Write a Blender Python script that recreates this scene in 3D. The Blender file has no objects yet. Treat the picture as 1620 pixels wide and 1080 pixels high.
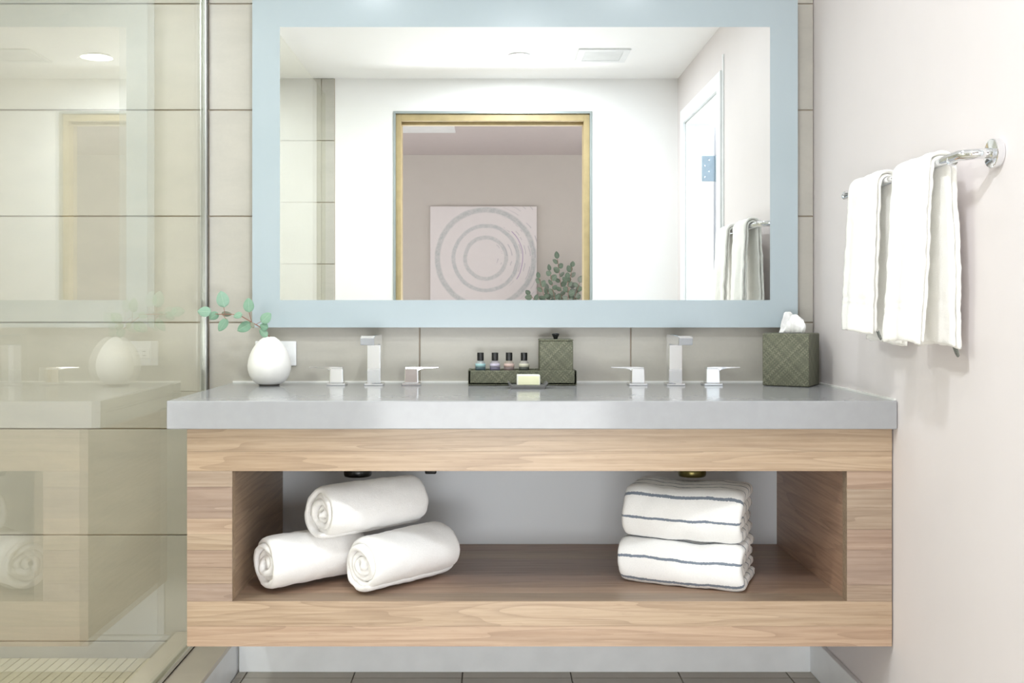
import bpy, bmesh, math, random
import numpy as np
from mathutils import Vector, Matrix, Quaternion, noise as mnoise

sc = bpy.context.scene
COL = sc.collection
random.seed(7)
R = math.radians

# ------------------------------------------------------------------ camera, world, exposure, large lights
cam_d = bpy.data.cameras.new('camera'); cam = bpy.data.objects.new('camera', cam_d); COL.objects.link(cam)
cam.location = (0, 0, 1.033); cam.rotation_euler = (R(90), 0, 0)
cam_d.sensor_fit = 'HORIZONTAL'; cam_d.sensor_width = 36; cam_d.lens = 36
cam_d.shift_x = 0.0216; cam_d.shift_y = -0.03025; cam_d.clip_start = 0.02
sc.camera = cam

world = bpy.data.worlds.new('world'); sc.world = world; world.use_nodes = True
world.node_tree.nodes['Background'].inputs[0].default_value = (0.86, 0.93, 1.0, 1)
world.node_tree.nodes['Background'].inputs[1].default_value = 1.0

sc.view_settings.view_transform = 'Standard'; sc.view_settings.look = 'None'
sc.view_settings.gamma = 1; sc.view_settings.use_curve_mapping = False
sc.view_settings.exposure = -0.24
sc.cycles.max_bounces = 14; sc.cycles.diffuse_bounces = 8; sc.cycles.glossy_bounces = 8
sc.cycles.transparent_max_bounces = 24; sc.cycles.caustics_reflective = True
sc.cycles.sample_clamp_indirect = 8

def area(name, loc, rot, sx, sy, power, color, spread=180):
    d = bpy.data.lights.new(name, 'AREA'); d.shape = 'RECTANGLE'; d.size = sx; d.size_y = sy
    d.energy = power; d.color = color; d.spread = R(spread)
    o = bpy.data.objects.new(name, d); COL.objects.link(o); o.location = loc; o.rotation_euler = rot
    return o
# daylight: bedroom windows in both side walls, and the window of the side room; plus an added low fill
area('bedroom_daylight', (-2.95, -1.1, 1.45), (0, R(-90), 0), 1.7, 1.9, 36, (0.97, 0.98, 1.0))
area('bedroom_daylight', (2.95, -1.4, 1.45), (0, R(90), 0), 1.7, 1.9, 26, (0.97, 0.98, 1.0))
area('bedroom_fill_low', (0, -1.3, .37), (R(90), 0, 0), 3.4, .62, 140, (.965, .985, 1.0))  # frontal fill added behind the camera, below the mirror's view; no window here
area('side_room_daylight', (2.45, 1.25, 1.35), (0, R(90), 0), 1.7, 1.5, 46, (0.92, 0.97, 1.0))

# ------------------------------------------------------------------ materials
MATS = {}
def srgb(r, g, b):
    f = lambda c: (c/255/12.92) if c/255 <= .04045 else ((c/255+.055)/1.055)**2.4
    return (f(r), f(g), f(b), 1)

class NT:
    def __init__(s, m): s.m = m; s.t = m.node_tree; s.n = s.t.nodes; s.l = s.t.links
    def new(s, t, **kw):
        nd = s.n.new(t)
        for k, v in kw.items(): setattr(nd, k, v)
        return nd
    def link(s, a, b): s.l.new(a, b)
    def val(s, x, sock):
        if hasattr(x, 'is_linked') or isinstance(x, bpy.types.NodeSocket): s.link(x, sock)
        else: sock.default_value = x
    def math(s, op, a, b=None, c=None, clamp=False):
        nd = s.new('ShaderNodeMath', operation=op, use_clamp=clamp)
        s.val(a, nd.inputs[0])
        if b is not None: s.val(b, nd.inputs[1])
        if c is not None: s.val(c, nd.inputs[2])
        return nd.outputs[0]
    def mix(s, f, a, b, blend='MIX'):
        nd = s.new('ShaderNodeMix', data_type='RGBA', blend_type=blend)
        s.val(f, nd.inputs[0]); s.val(a, nd.inputs[6]); s.val(b, nd.inputs[7])
        return nd.outputs[2]
    def noise(s, vec, scale, detail=3, rough=.5, dist=0):
        nd = s.new('ShaderNodeTexNoise'); s.link(vec, nd.inputs['Vector'])
        nd.inputs['Scale'].default_value = scale; nd.inputs['Detail'].default_value = detail
        nd.inputs['Roughness'].default_value = rough; nd.inputs['Distortion'].default_value = dist
        return nd.outputs['Fac']
    def mapping(s, vec, scale=(1,1,1), loc=(0,0,0), rot=(0,0,0)):
        nd = s.new('ShaderNodeMapping'); s.link(vec, nd.inputs['Vector'])
        nd.inputs['Scale'].default_value = scale; nd.inputs['Location'].default_value = loc; nd.inputs['Rotation'].default_value = rot
        return nd.outputs[0]
    def ramp(s, fac, stops):
        nd = s.new('ShaderNodeValToRGB'); s.link(fac, nd.inputs[0]); e = nd.color_ramp.elements
        while len(e) > 1: e.remove(e[-1])
        e[0].position = stops[0][0]; e[0].color = stops[0][1]
        for p, c in stops[1:]:
            x = e.new(p); x.color = c
        return nd.outputs[0]
    def bump(s, h, strength, dist=.001):
        nd = s.new('ShaderNodeBump'); nd.inputs['Strength'].default_value = strength; nd.inputs['Distance'].default_value = dist
        s.link(h, nd.inputs['Height']); return nd.outputs[0]

def base(name, col=(.8,.8,.8,1), rough=.5, metal=0, spec=.5):
    m = bpy.data.materials.new(name); m.use_nodes = True
    t = NT(m); b = t.n['Principled BSDF']
    b.inputs['Base Color'].default_value = col; b.inputs['Roughness'].default_value = rough
    b.inputs['Metallic'].default_value = metal; b.inputs['Specular IOR Level'].default_value = spec
    MATS[name] = m
    return m, t, b

def m_plain(name, col, rough=.5, metal=0, spec=.5, var=.04, scale=12, bump=.08, bdist=.0006):
    m, t, b = base(name, col, rough, metal, spec)
    tc = t.new('ShaderNodeTexCoord').outputs['Object']
    n = t.noise(tc, scale, 4)
    d = tuple(c*(1-var) for c in col[:3])+(1,); u = tuple(min(1, c*(1+var)) for c in col[:3])+(1,)
    t.link(t.ramp(n, [(.3, d), (.7, u)]), b.inputs['Base Color'])
    if bump: t.link(t.bump(t.noise(tc, scale*14, 3), bump, bdist), b.inputs['Normal'])
    return m

m_plain('wall_paint', srgb(240,239,239), .6, bump=.05, var=.006)
m_plain('wall_paint_side', srgb(223,217,217), .6, bump=.05, var=.006)
m_plain('wall_paint_cool', srgb(228,232,236), .6, bump=.05, var=.006)
m_plain('ceiling_paint', srgb(246,246,247), .8, bump=.03, var=.004)
m_plain('bedroom_paint', srgb(190,184,177), .8, bump=.05, var=.01)
m_plain('bedroom_ceiling', srgb(204,195,194), .8, bump=.05, var=.01)
m_plain('trim_white', srgb(240,243,245), .35, bump=0)
m_plain('grout', srgb(188,174,156), .9, var=.08)
m_plain('floor_grout', srgb(120,114,104), .9, var=.08)
m_plain('carpet', srgb(184,178,172), .95, scale=60, var=.15, bump=.5)
m_plain('curb_stone', srgb(212,204,190), .35, scale=9, var=.05, bump=.03)
m_plain('counter_stone', srgb(163,164,167), .14, spec=.2, scale=40, var=.025, bump=0)
m_plain('caulk', srgb(238,238,235), .5, bump=0)
m_plain('ceramic', srgb(240,240,238), .12, bump=0)
m_plain('vase_white', srgb(243,242,239), .55, scale=30, var=.02, bump=.1)
m_plain('dark_base', srgb(95,92,88), .7)
m_plain('black_plastic', srgb(24,25,26), .3, bump=0, var=.2)
m_plain('black_rubber', srgb(30,30,28), .5, bump=0, var=.2)
m_plain('brass_dark', srgb(96,88,50), .3, metal=.8, bump=0)
m_plain('white_plastic', srgb(244,245,248), .3, bump=0)
m_plain('soap_cream', srgb(240,240,206), .5, scale=30, var=.02)
m_plain('soap_wrap', srgb(247,247,240), .4, scale=30, var=.02)
m_plain('slate', srgb(104,104,104), .4, scale=30, var=.08)
m_plain('tissue', srgb(248,248,248), .9, scale=60, var=.02, bump=.3)
m_plain('stem_brown', srgb(150,106,90), .6, scale=60)
m_plain('oak', srgb(176,157,116), .5, scale=18, var=.1)
m_plain('metal_bead', srgb(168,176,176), .35, metal=.4, bump=0)
m_plain('hinge_steel', srgb(158,172,182), .35, metal=.6, bump=0)
m_plain('screw_steel', srgb(220,228,235), .25, metal=.8, bump=0)
m_plain('mirror_box', srgb(190,195,195), .5, bump=0)
m_plain('dark_slot', srgb(60,60,60), .8, bump=0)
m_plain('vent_white', srgb(228,230,232), .5, bump=0)
m_plain('tag_grey', srgb(128,132,128), .6, scale=200, var=.2)
m_plain('console_wood', srgb(120,92,70), .5, scale=14, var=.15)
m_plain('pottery', srgb(200,195,188), .6)

def m_tile(name, c0, c1, rough=.35):
    m, t, b = base(name, c0, rough)
    tc = t.new('ShaderNodeTexCoord').outputs['Object']; oi = t.new('ShaderNodeObjectInfo')
    v = t.new('ShaderNodeVectorMath', operation='MULTIPLY_ADD')
    cx = t.new('ShaderNodeCombineXYZ')
    for i in range(3): t.link(oi.outputs['Random'], cx.inputs[i])
    v.inputs[1].default_value = (1,1,1); t.link(tc, v.inputs[0])
    v2 = t.new('ShaderNodeVectorMath', operation='SCALE'); t.link(cx.outputs[0], v2.inputs[0]); v2.inputs['Scale'].default_value = 17
    t.link(v2.outputs[0], v.inputs[2])
    vec = t.mapping(v.outputs[0], rot=(0, R(35), R(20)), scale=(2.2, 2.2, 6))
    n1 = t.noise(vec, 2.2, 6, .6, .6)
    n2 = t.noise(v.outputs[0], 120, 3, .6)
    f = t.math('ADD', t.math('MULTIPLY', n1, .8), t.math('MULTIPLY', n2, .2))
    col = t.ramp(f, [(.3, c0), (.7, c1)])
    hs = t.new('ShaderNodeHueSaturation'); t.link(col, hs.inputs['Color'])
    t.link(t.math('MULTIPLY_ADD', oi.outputs['Random'], .05, .975), hs.inputs['Value'])
    t.link(hs.outputs[0], b.inputs['Base Color'])
    t.link(t.bump(f, .12, .001), b.inputs['Normal'])
m_tile('wall_tile', srgb(179,176,168), srgb(191,187,178))
m_tile('floor_tile', srgb(176,170,158), srgb(190,184,173), .4)
m_tile('mosaic', srgb(202,194,170), srgb(222,214,190), .4)

def m_wood(name, cols, axis='x', rough=.38):
    m, t, b = base(name, cols[1], rough)
    tc = t.new('ShaderNodeTexCoord').outputs['Object']; oi = t.new('ShaderNodeObjectInfo')
    cx = t.new('ShaderNodeCombineXYZ')
    t.link(t.math('MULTIPLY', oi.outputs['Random'], 31), cx.inputs[0])
    t.link(t.math('MULTIPLY', oi.outputs['Random'], 13), cx.inputs[1]); t.link(t.math('MULTIPLY', oi.outputs['Random'], 57), cx.inputs[2])
    ad = t.new('ShaderNodeVectorMath', operation='ADD'); t.link(tc, ad.inputs[0]); t.link(cx.outputs[0], ad.inputs[1])
    P = ad.outputs[0]
    s = (.55, 10, 10) if axis == 'x' else (10, .55, 10)
    big = t.noise(t.mapping(P, s), 1.4, 2, .5, .3)
    # cathedral bands: contour lines of the broad noise
    bands = t.math('FRACT', t.math('MULTIPLY', big, 10))
    line = t.math('POWER', bands, 3)
    s2 = (3, 110, 110) if axis == 'x' else (110, 3, 110)
    fine = t.noise(t.mapping(P, s2), 1.5, 4, .65)
    s3 = (12, 260, 260) if axis == 'x' else (260, 12, 260)
    pore = t.noise(t.mapping(P, s3), 1.0, 2, .7)
    f = t.math('ADD', t.math('MULTIPLY', fine, .75), t.math('MULTIPLY', big, .35))
    col = t.ramp(f, [(.32, cols[0]), (.5, cols[1]), (.72, cols[2])])
    col = t.mix(t.math('MULTIPLY', line, .34), col, cols[3])
    pm = t.math('MULTIPLY', t.math('GREATER_THAN', pore, .66), .22)
    col = t.mix(pm, col, cols[3])
    hs = t.new('ShaderNodeHueSaturation'); t.link(col, hs.inputs['Color'])
    t.link(t.math('MULTIPLY_ADD', oi.outputs['Random'], .30, .85), hs.inputs['Value'])
    t.link(t.math('MULTIPLY_ADD', t.math('FRACT', t.math('MULTIPLY', oi.outputs['Random'], 7.3)), .022, .485), hs.inputs['Hue'])
    t.link(t.math('MULTIPLY_ADD', oi.outputs['Random'], .2, .92), hs.inputs['Saturation'])
    t.link(hs.outputs[0], b.inputs['Base Color'])
    t.link(t.bump(f, .1, .0006), b.inputs['Normal'])
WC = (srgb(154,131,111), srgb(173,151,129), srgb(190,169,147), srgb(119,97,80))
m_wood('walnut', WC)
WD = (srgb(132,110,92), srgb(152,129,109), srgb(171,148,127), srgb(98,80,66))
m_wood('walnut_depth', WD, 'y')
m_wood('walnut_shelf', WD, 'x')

def m_chrome():
    m, t, b = base('chrome', (.86,.87,.89,1), .05, 1)
    n = t.noise(t.new('ShaderNodeTexCoord').outputs['Object'], 60, 2)
    t.link(t.math('MULTIPLY_ADD', n, .04, .03), b.inputs['Roughness'])
m_chrome()
m_plain('brushed_chrome', (.72,.75,.77,1), .28, metal=1, bump=0)
def m_mirror():
    m, t, b = base('mirror_silver', (.93,.955,.95,1), 0, 1)
    n = t.noise(t.new('ShaderNodeTexCoord').outputs['Object'], 5, 2)
    t.link(t.math('MULTIPLY', n, .002), b.inputs['Roughness'])
m_mirror()
def m_frost():
    m, t, b = base('frosted_glass', srgb(196,219,221), .22, 0, .6)
    tc = t.new('ShaderNodeTexCoord').outputs['Object']
    t.link(t.ramp(t.noise(tc, 3, 2), [(.3, srgb(170,184,191)), (.7, srgb(175,188,195))]), b.inputs['Base Color'])
    b.inputs['Coat Weight'].default_value = .25; b.inputs['Coat Roughness'].default_value = .08
m_frost()
def m_glass():
    m = bpy.data.materials.new('shower_glass'); m.use_nodes = True; t = NT(m); t.n.remove(t.n['Principled BSDF'])
    out = t.n['Material Output']
    geo = t.new('ShaderNodeNewGeometry')
    ior = t.math('MULTIPLY_ADD', geo.outputs['Backfacing'], 1/1.52-1.52, 1.52)
    fr = t.new('ShaderNodeFresnel'); t.link(ior, fr.inputs['IOR'])
    tr = t.new('ShaderNodeBsdfTransparent'); tr.inputs[0].default_value = (.957,.957,.915,1)
    gl = t.new('ShaderNodeBsdfGlossy'); gl.inputs['Roughness'].default_value = 0; gl.inputs['Color'].default_value = (1,1,1,1)
    mx = t.new('ShaderNodeMixShader'); t.link(fr.outputs[0], mx.inputs[0]); t.link(tr.outputs[0], mx.inputs[1]); t.link(gl.outputs[0], mx.inputs[2])
    t.link(mx.outputs[0], out.inputs[0]); MATS['shower_glass'] = m
m_glass()
def m_clear(name, tint):
    m, t, b = base(name, tint, .05); b.inputs['Transmission Weight'].default_value = .6; b.inputs['IOR'].default_value = 1.4
m_clear('bottle_blue', srgb(226,234,234)); m_clear('bottle_clear', srgb(240,238,232))
m_clear('bottle_pink', srgb(236,226,214)); m_clear('bottle_lav', srgb(236,232,240))
for n_, c_ in (('label_blue', (170,208,212)), ('label_lavender', (208,202,222)), ('label_pink', (222,196,188)), ('label_white', (226,224,206))):
    m_plain(n_, srgb(*c_), .5, scale=300, var=.08, bump=0)
for n_, c_ in (('band_blue', (62,84,92)), ('band_lavender', (102,98,118)), ('band_pink', (124,110,108)), ('band_white', (70,74,68))):
    m_plain(n_, srgb(*c_), .5, bump=0)

def m_terry(name, col, stripes=None, dobby=False):
    m, t, b = base(name, col, .95, 0, .1)
    tc = t.new('ShaderNodeTexCoord'); o = tc.outputs['Object']
    n1 = t.noise(o, 420, 3, .7); n2 = t.noise(o, 60, 3, .6)
    h = t.math('ADD', n1, t.math('MULTIPLY', n2, .8))
    d = tuple(c*.93 for c in col[:3])+(1,)
    c = t.ramp(n1, [(.3, d), (.65, col)])
    if stripes:
        sp = t.new('ShaderNodeSeparateXYZ'); t.link(tc.outputs['UV'], sp.inputs[0])
        wob = t.math('MULTIPLY', t.math('SUBTRACT', t.noise(o, 260, 2), .5), .0035)
        v = t.math('ADD', t.math('ADD', sp.outputs['Y'], wob), 1.0)
        f = t.math('ABSOLUTE', t.math('SUBTRACT', t.math('FLOORED_MODULO', v, stripes[0]), stripes[0]/2))
        c = t.mix(t.math('LESS_THAN', f, stripes[1]), c, stripes[2])
    if dobby:
        sp = t.new('ShaderNodeSeparateXYZ'); t.link(tc.outputs['UV'], sp.inputs[0])
        y = sp.outputs['Y']; k = None
        for p in dobby:
            q = t.math('LESS_THAN', t.math('ABSOLUTE', t.math('SUBTRACT', y, p)), .0022)
            k = q if k is None else t.math('MAXIMUM', k, q)
        h = t.math('SUBTRACT', h, t.math('MULTIPLY', k, 2.5))
    t.link(c, b.inputs['Base Color'])
    b.inputs['Sheen Weight'].default_value = .25; b.inputs['Sheen Roughness'].default_value = .6
    t.link(t.bump(h, .55, .002), b.inputs['Normal'])
m_terry('terry_white', srgb(250,249,248))
m_terry('terry_striped', srgb(247,247,246), stripes=(.047, .0026, srgb(122,132,146)))
m_terry('terry_hang', srgb(254,253,249), dobby=(.038, .062, .072))

def m_weave():
    m, t, b = base('woven_green', srgb(118,120,95), .6)
    o = t.new('ShaderNodeTexCoord').outputs['Object']
    sp = t.new('ShaderNodeSeparateXYZ'); t.link(o, sp.inputs[0])
    w = t.math('ADD', sp.outputs[0], t.math('MULTIPLY', sp.outputs[1], .98))
    a = t.math('MULTIPLY', t.math('ADD', w, sp.outputs[2]), 210); c = t.math('MULTIPLY', t.math('SUBTRACT', w, sp.outputs[2]), 210)
    fa = t.math('FLOOR', a); fc = t.math('FLOOR', c)
    par = t.math('FLOORED_MODULO', t.math('ADD', fa, fc), 2)          # which strand lies on top
    def strand(x, k):
        wn = t.new('ShaderNodeTexWhiteNoise', noise_dimensions='1D'); t.link(t.math('ADD', x, k), wn.inputs['W']); return wn.outputs['Value']
    ra, rc = strand(fa, 3.7), strand(fc, 91.3)
    v = t.math('ADD', t.math('MULTIPLY', ra, t.math('SUBTRACT', 1, par)), t.math('MULTIPLY', rc, par))
    v = t.math('ADD', t.math('MULTIPLY', v, .75), t.math('MULTIPLY', t.noise(o, 160, 2), .3))
    col = t.ramp(v, [(.1, srgb(86,88,72)), (.5, srgb(100,102,84)), (.8, srgb(114,115,96)), (1, srgb(138,138,118))])
    sa = t.math('ABSOLUTE', t.math('SUBTRACT', t.math('FRACT', a), .5)); scn = t.math('ABSOLUTE', t.math('SUBTRACT', t.math('FRACT', c), .5))
    edge = t.math('ADD', t.math('MULTIPLY', sa, t.math('SUBTRACT', 1, par)), t.math('MULTIPLY', scn, par))
    col = t.mix(t.math('MULTIPLY', t.math('GREATER_THAN', edge, .40), .35), col, srgb(70,72,58))
    t.link(col, b.inputs['Base Color'])
    t.link(t.bump(t.math('SUBTRACT', 1, edge), .4, .0008), b.inputs['Normal'])
m_weave()

def m_leaf(name, c0, c1, c2):
    m, t, b = base(name, c0, .6, 0, .3)
    oi = t.new('ShaderNodeObjectInfo'); o = t.new('ShaderNodeTexCoord').outputs['Object']
    c = t.ramp(oi.outputs['Random'], [(0, c0), (.6, c1), (1, c2)])
    sp = t.new('ShaderNodeSeparateXYZ'); t.link(t.new('ShaderNodeTexCoord').outputs['UV'], sp.inputs[0])
    vein = t.math('LESS_THAN', t.math('ABSOLUTE', sp.outputs[0]), .05)
    c = t.mix(t.math('MULTIPLY', vein, .25), c, srgb(190,205,185))
    c = t.mix(t.math('MULTIPLY', t.noise(o, 90, 3), .2), c, srgb(200,215,205))
    t.link(c, b.inputs['Base Color'])
m_leaf('eucalyptus', srgb(104,146,120), srgb(122,160,134), srgb(132,166,146))
m_leaf('eucalyptus_purple', srgb(138,142,126), srgb(144,142,128), srgb(148,144,130))
m_leaf('eucalyptus_dark', srgb(84,104,84), srgb(104,122,102), srgb(128,132,124))

def m_painting():
    m, t, b = base('painting_rings', srgb(222,214,214), .7)
    o = t.new('ShaderNodeTexCoord').outputs['Object']
    wv = t.noise(o, 6, 3); 
    sp = t.new('ShaderNodeSeparateXYZ'); t.link(o, sp.inputs[0])
    x = t.math('SUBTRACT', sp.outputs[0], .020); z = t.math('SUBTRACT', sp.outputs[2], .495)
    r = t.math('SQRT', t.math('ADD', t.math('MULTIPLY', x, x), t.math('MULTIPLY', z, z)))
    r = t.math('ADD', r, t.math('MULTIPLY', t.math('SUBTRACT', wv, .5), .018))
    ang = t.math('ARCTAN2', z, x)
    brush = t.noise(o, 40, 4, .7)
    col = t.mix(t.math('MULTIPLY', t.noise(o, 14, 4), .5), srgb(216,210,209), srgb(205,200,199))
    def ring(rr, w, s, c, col):
        d = t.math('ABSOLUTE', t.math('SUBTRACT', r, rr))
        k = t.math('SUBTRACT', 1, t.math('DIVIDE', d, w), clamp=True)
        k = t.math('MULTIPLY', k, 2.2, clamp=True)
        k = t.math('MULTIPLY', k, t.math('MULTIPLY_ADD', brush, 1.5, s-.80), clamp=True)
        return t.mix(k, col, c)
    col = ring(.185, .022, .75, srgb(180,182,182), col)
    col = ring(.290, .022, .8, srgb(178,181,182), col)
    col = ring(.435, .030, .8, srgb(176,179,179), col)
    right = t.math('MULTIPLY', t.math('SUBTRACT', t.math('COSINE', t.math('SUBTRACT', ang, .15)), .35), 1.6, clamp=True)
    th = t.math('FRACT', t.math('MULTIPLY', t.math('ADD', r, t.math('MULTIPLY', wv, .02)), 24))
    ln = t.math('MULTIPLY', t.math('GREATER_THAN', th, .8), right)
    ln = t.math('MULTIPLY', ln, t.math('GREATER_THAN', t.noise(o, 9, 3), .5))
    ln = t.math('MULTIPLY', ln, t.math('GREATER_THAN', r, .10))
    col = t.mix(t.math('MULTIPLY', ln, .6), col, srgb(168,166,172))
    pa = t.math('MULTIPLY', t.math('LESS_THAN', t.math('ABSOLUTE', t.math('SUBTRACT', r, .335)), .004), t.math('LESS_THAN', t.math('ABSOLUTE', t.math('SUBTRACT', ang, .1)), .7))
    col = t.mix(t.math('MULTIPLY', pa, .8), col, srgb(160,140,172))
    t.link(col, b.inputs['Base Color']); t.link(t.bump(brush, .3, .002), b.inputs['Normal'])
m_painting()
def m_emit(name, col, s):
    m = bpy.data.materials.new(name); m.use_nodes = True; t = NT(m)
    b = t.n['Principled BSDF']; b.inputs['Emission Color'].default_value = col; b.inputs['Emission Strength'].default_value = s
    MATS[name] = m
m_emit('lamp_glow', (1, .95, .88, 1), 12)

# ------------------------------------------------------------------ mesh helpers
def setp(o, label=None, cat=None, group=None, kind=None):
    if label: o['label'] = label
    if cat: o['category'] = cat
    if group: o['group'] = group
    if kind: o['kind'] = kind
    return o

def root_offset(p):
    v = Vector((0,0,0))
    while p is not None:
        v += p.location; p = p.parent
    return v

def link(name, me, m, parent=None):
    if m: me.materials.append(MATS[m])
    o = bpy.data.objects.new(name, me); COL.objects.link(o)
    if parent: o.parent = parent
    return o

def obj(name, bm, m, parent=None, smooth=False, world=True, bevel=0):
    """link a bmesh as one object; world=True: its vertices are in world axes and get shifted to the parent"""
    if world and parent is not None:
        off = root_offset(parent); bmesh.ops.translate(bm, verts=bm.verts, vec=-off)
    bmesh.ops.recalc_face_normals(bm, faces=bm.faces)
    me = bpy.data.meshes.new(name); bm.to_mesh(me); bm.free()
    if smooth:
        for p in me.polygons: p.use_smooth = True
    o = link(name, me, m, parent)
    if bevel:
        md = o.modifiers.new('edge', 'BEVEL'); md.width = bevel; md.segments = 2; md.limit_method = 'ANGLE'; md.angle_limit = R(40)
    return o

def thing(name, label, cat, loc=(0,0,0), rz=0, group=None):
    o = bpy.data.objects.new(name, None); COL.objects.link(o); o.empty_display_size = .05
    o.location = loc; o.rotation_euler = (0,0,rz)
    return setp(o, label, cat, group)

def bx(x0, x1, y0, y1, z0, z1, bm=None, bev=0):
    b2 = bmesh.new(); bmesh.ops.create_cube(b2, size=1)
    for v in b2.verts: v.co = ((x0+x1)/2+v.co.x*(x1-x0), (y0+y1)/2+v.co.y*(y1-y0), (z0+z1)/2+v.co.z*(z1-z0))
    if bev: bmesh.ops.bevel(b2, geom=list(b2.edges), offset=bev, segments=1 if bev < .002 else 3, profile=.5, affect='EDGES')
    if bm is None: return b2
    merge(bm, b2); return bm

def merge(bm, b2):
    me = bpy.data.meshes.new('tmp'); b2.to_mesh(me); b2.free(); bm.from_mesh(me); bpy.data.meshes.remove(me)
    return bm

def lathe(prof, c, n=40, bm=None, caps=True):
    bm = bm or bmesh.new(); rings = []
    for r, z in prof:
        if r < 1e-6: rings.append([bm.verts.new((c[0], c[1], c[2]+z))])
        else: rings.append([bm.verts.new((c[0]+r*math.cos(2*math.pi*k/n), c[1]+r*math.sin(2*math.pi*k/n), c[2]+z)) for k in range(n)])
    for a, b in zip(rings, rings[1:]):
        for k in range(n):
            k2 = (k+1) % n
            if len(a) == 1 and len(b) == 1: continue
            if len(a) == 1: bm.faces.new((a[0], b[k], b[k2]))
            elif len(b) == 1: bm.faces.new((a[k], a[k2], b[0]))
            else: bm.faces.new((a[k], a[k2], b[k2], b[k]))
    if caps:
        for rg in (rings[0], rings[-1]):
            if len(rg) > 2: bm.faces.new(rg)
    return bm

def tube(pts, rad, n=12, bm=None):
    bm = bm or bmesh.new(); P = [Vector(p) for p in pts]; rads = rad if isinstance(rad, (list, tuple)) else [rad]*len(P)
    t0 = (P[1]-P[0]).normalized(); up = Vector((0,0,1)) if abs(t0.z) < .9 else Vector((1,0,0))
    nrm = t0.cross(up).normalized(); rings = []
    for i, p in enumerate(P):
        if i == 0: t = t0
        elif i == len(P)-1: t = (P[i]-P[i-1]).normalized()
        else: t = ((P[i]-P[i-1]).normalized()+(P[i+1]-P[i]).normalized()).normalized()
        nrm = (nrm - t*nrm.dot(t)).normalized(); bn = t.cross(nrm)
        k = 1.0
        if 0 < i < len(P)-1:
            c = (P[i]-P[i-1]).normalized().dot((P[i+1]-P[i]).normalized()); k = 1/math.sqrt(max(.3, (1+c)/2))
        rings.append([bm.verts.new(p + (nrm*math.cos(2*math.pi*j/n)+bn*math.sin(2*math.pi*j/n))*rads[i]*(k if k < 1.05 else 1)) for j in range(n)])
    for a, b in zip(rings, rings[1:]):
        for j in range(n): bm.faces.new((a[j], a[(j+1)%n], b[(j+1)%n], b[j]))
    bm.faces.new(rings[0]); bm.faces.new(list(reversed(rings[-1])))
    return bm

def bend(pts, r, n=6):
    """round the corners of a polyline"""
    P = [Vector(p) for p in pts]; out = [P[0]]
    for a, b, c in zip(P, P[1:], P[2:]):
        d1 = (a-b).normalized(); d2 = (c-b).normalized(); s = b+d1*r; e = b+d2*r
        for k in range(n+1):
            t = k/n; out.append(s*(1-t)**2+b*2*t*(1-t)+e*t**2)
    return out+[P[-1]]

def prism(poly, axis, a0, a1, bm=None):
    """extrude a 2D outline: axis 'x' (outline in y,z), 'y' (x,z), 'z' (x,y)"""
    bm = bm or bmesh.new()
    f = {'x': lambda p, a: (a, p[0], p[1]), 'y': lambda p, a: (p[0], a, p[1]), 'z': lambda p, a: (p[0], p[1], a)}[axis]
    A = [bm.verts.new(f(p, a0)) for p in poly]; B = [bm.verts.new(f(p, a1)) for p in poly]; n = len(poly)
    for i in range(n): bm.faces.new((A[i], A[(i+1)%n], B[(i+1)%n], B[i]))
    bm.faces.new(A); bm.faces.new(B)
    return bm

def rrect(cx, cy, hx, hy, r, n=6):
    out = []
    for (sx, sy, a0) in ((1,1,0), (-1,1,90), (-1,-1,180), (1,-1,270)):
        for k in range(n+1):
            a = R(a0+90*k/n); out.append((cx+sx*(hx-r)+r*math.cos(a), cy+sy*(hy-r)+r*math.sin(a)))
    return out

def cut(o, cutters):
    """subtract cutter meshes from an object and keep the result as its mesh"""
    dg = None; hs = []
    for cbm in cutters:
        bmesh.ops.recalc_face_normals(cbm, faces=cbm.faces)
        me = bpy.data.meshes.new('c'); cbm.to_mesh(me); cbm.free()
        h = bpy.data.objects.new('c', me); COL.objects.link(h); hs.append(h); h.location = root_offset(o)*0
        md = o.modifiers.new('b', 'BOOLEAN'); md.object = h; md.operation = 'DIFFERENCE'; md.solver = 'EXACT'
    bpy.context.view_layer.update(); dg = bpy.context.evaluated_depsgraph_get()
    me = bpy.data.meshes.new_from_object(o.evaluated_get(dg)); o.modifiers.clear(); o.data = me
    for h in hs:
        d = h.data; bpy.data.objects.remove(h); bpy.data.meshes.remove(d)

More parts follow.
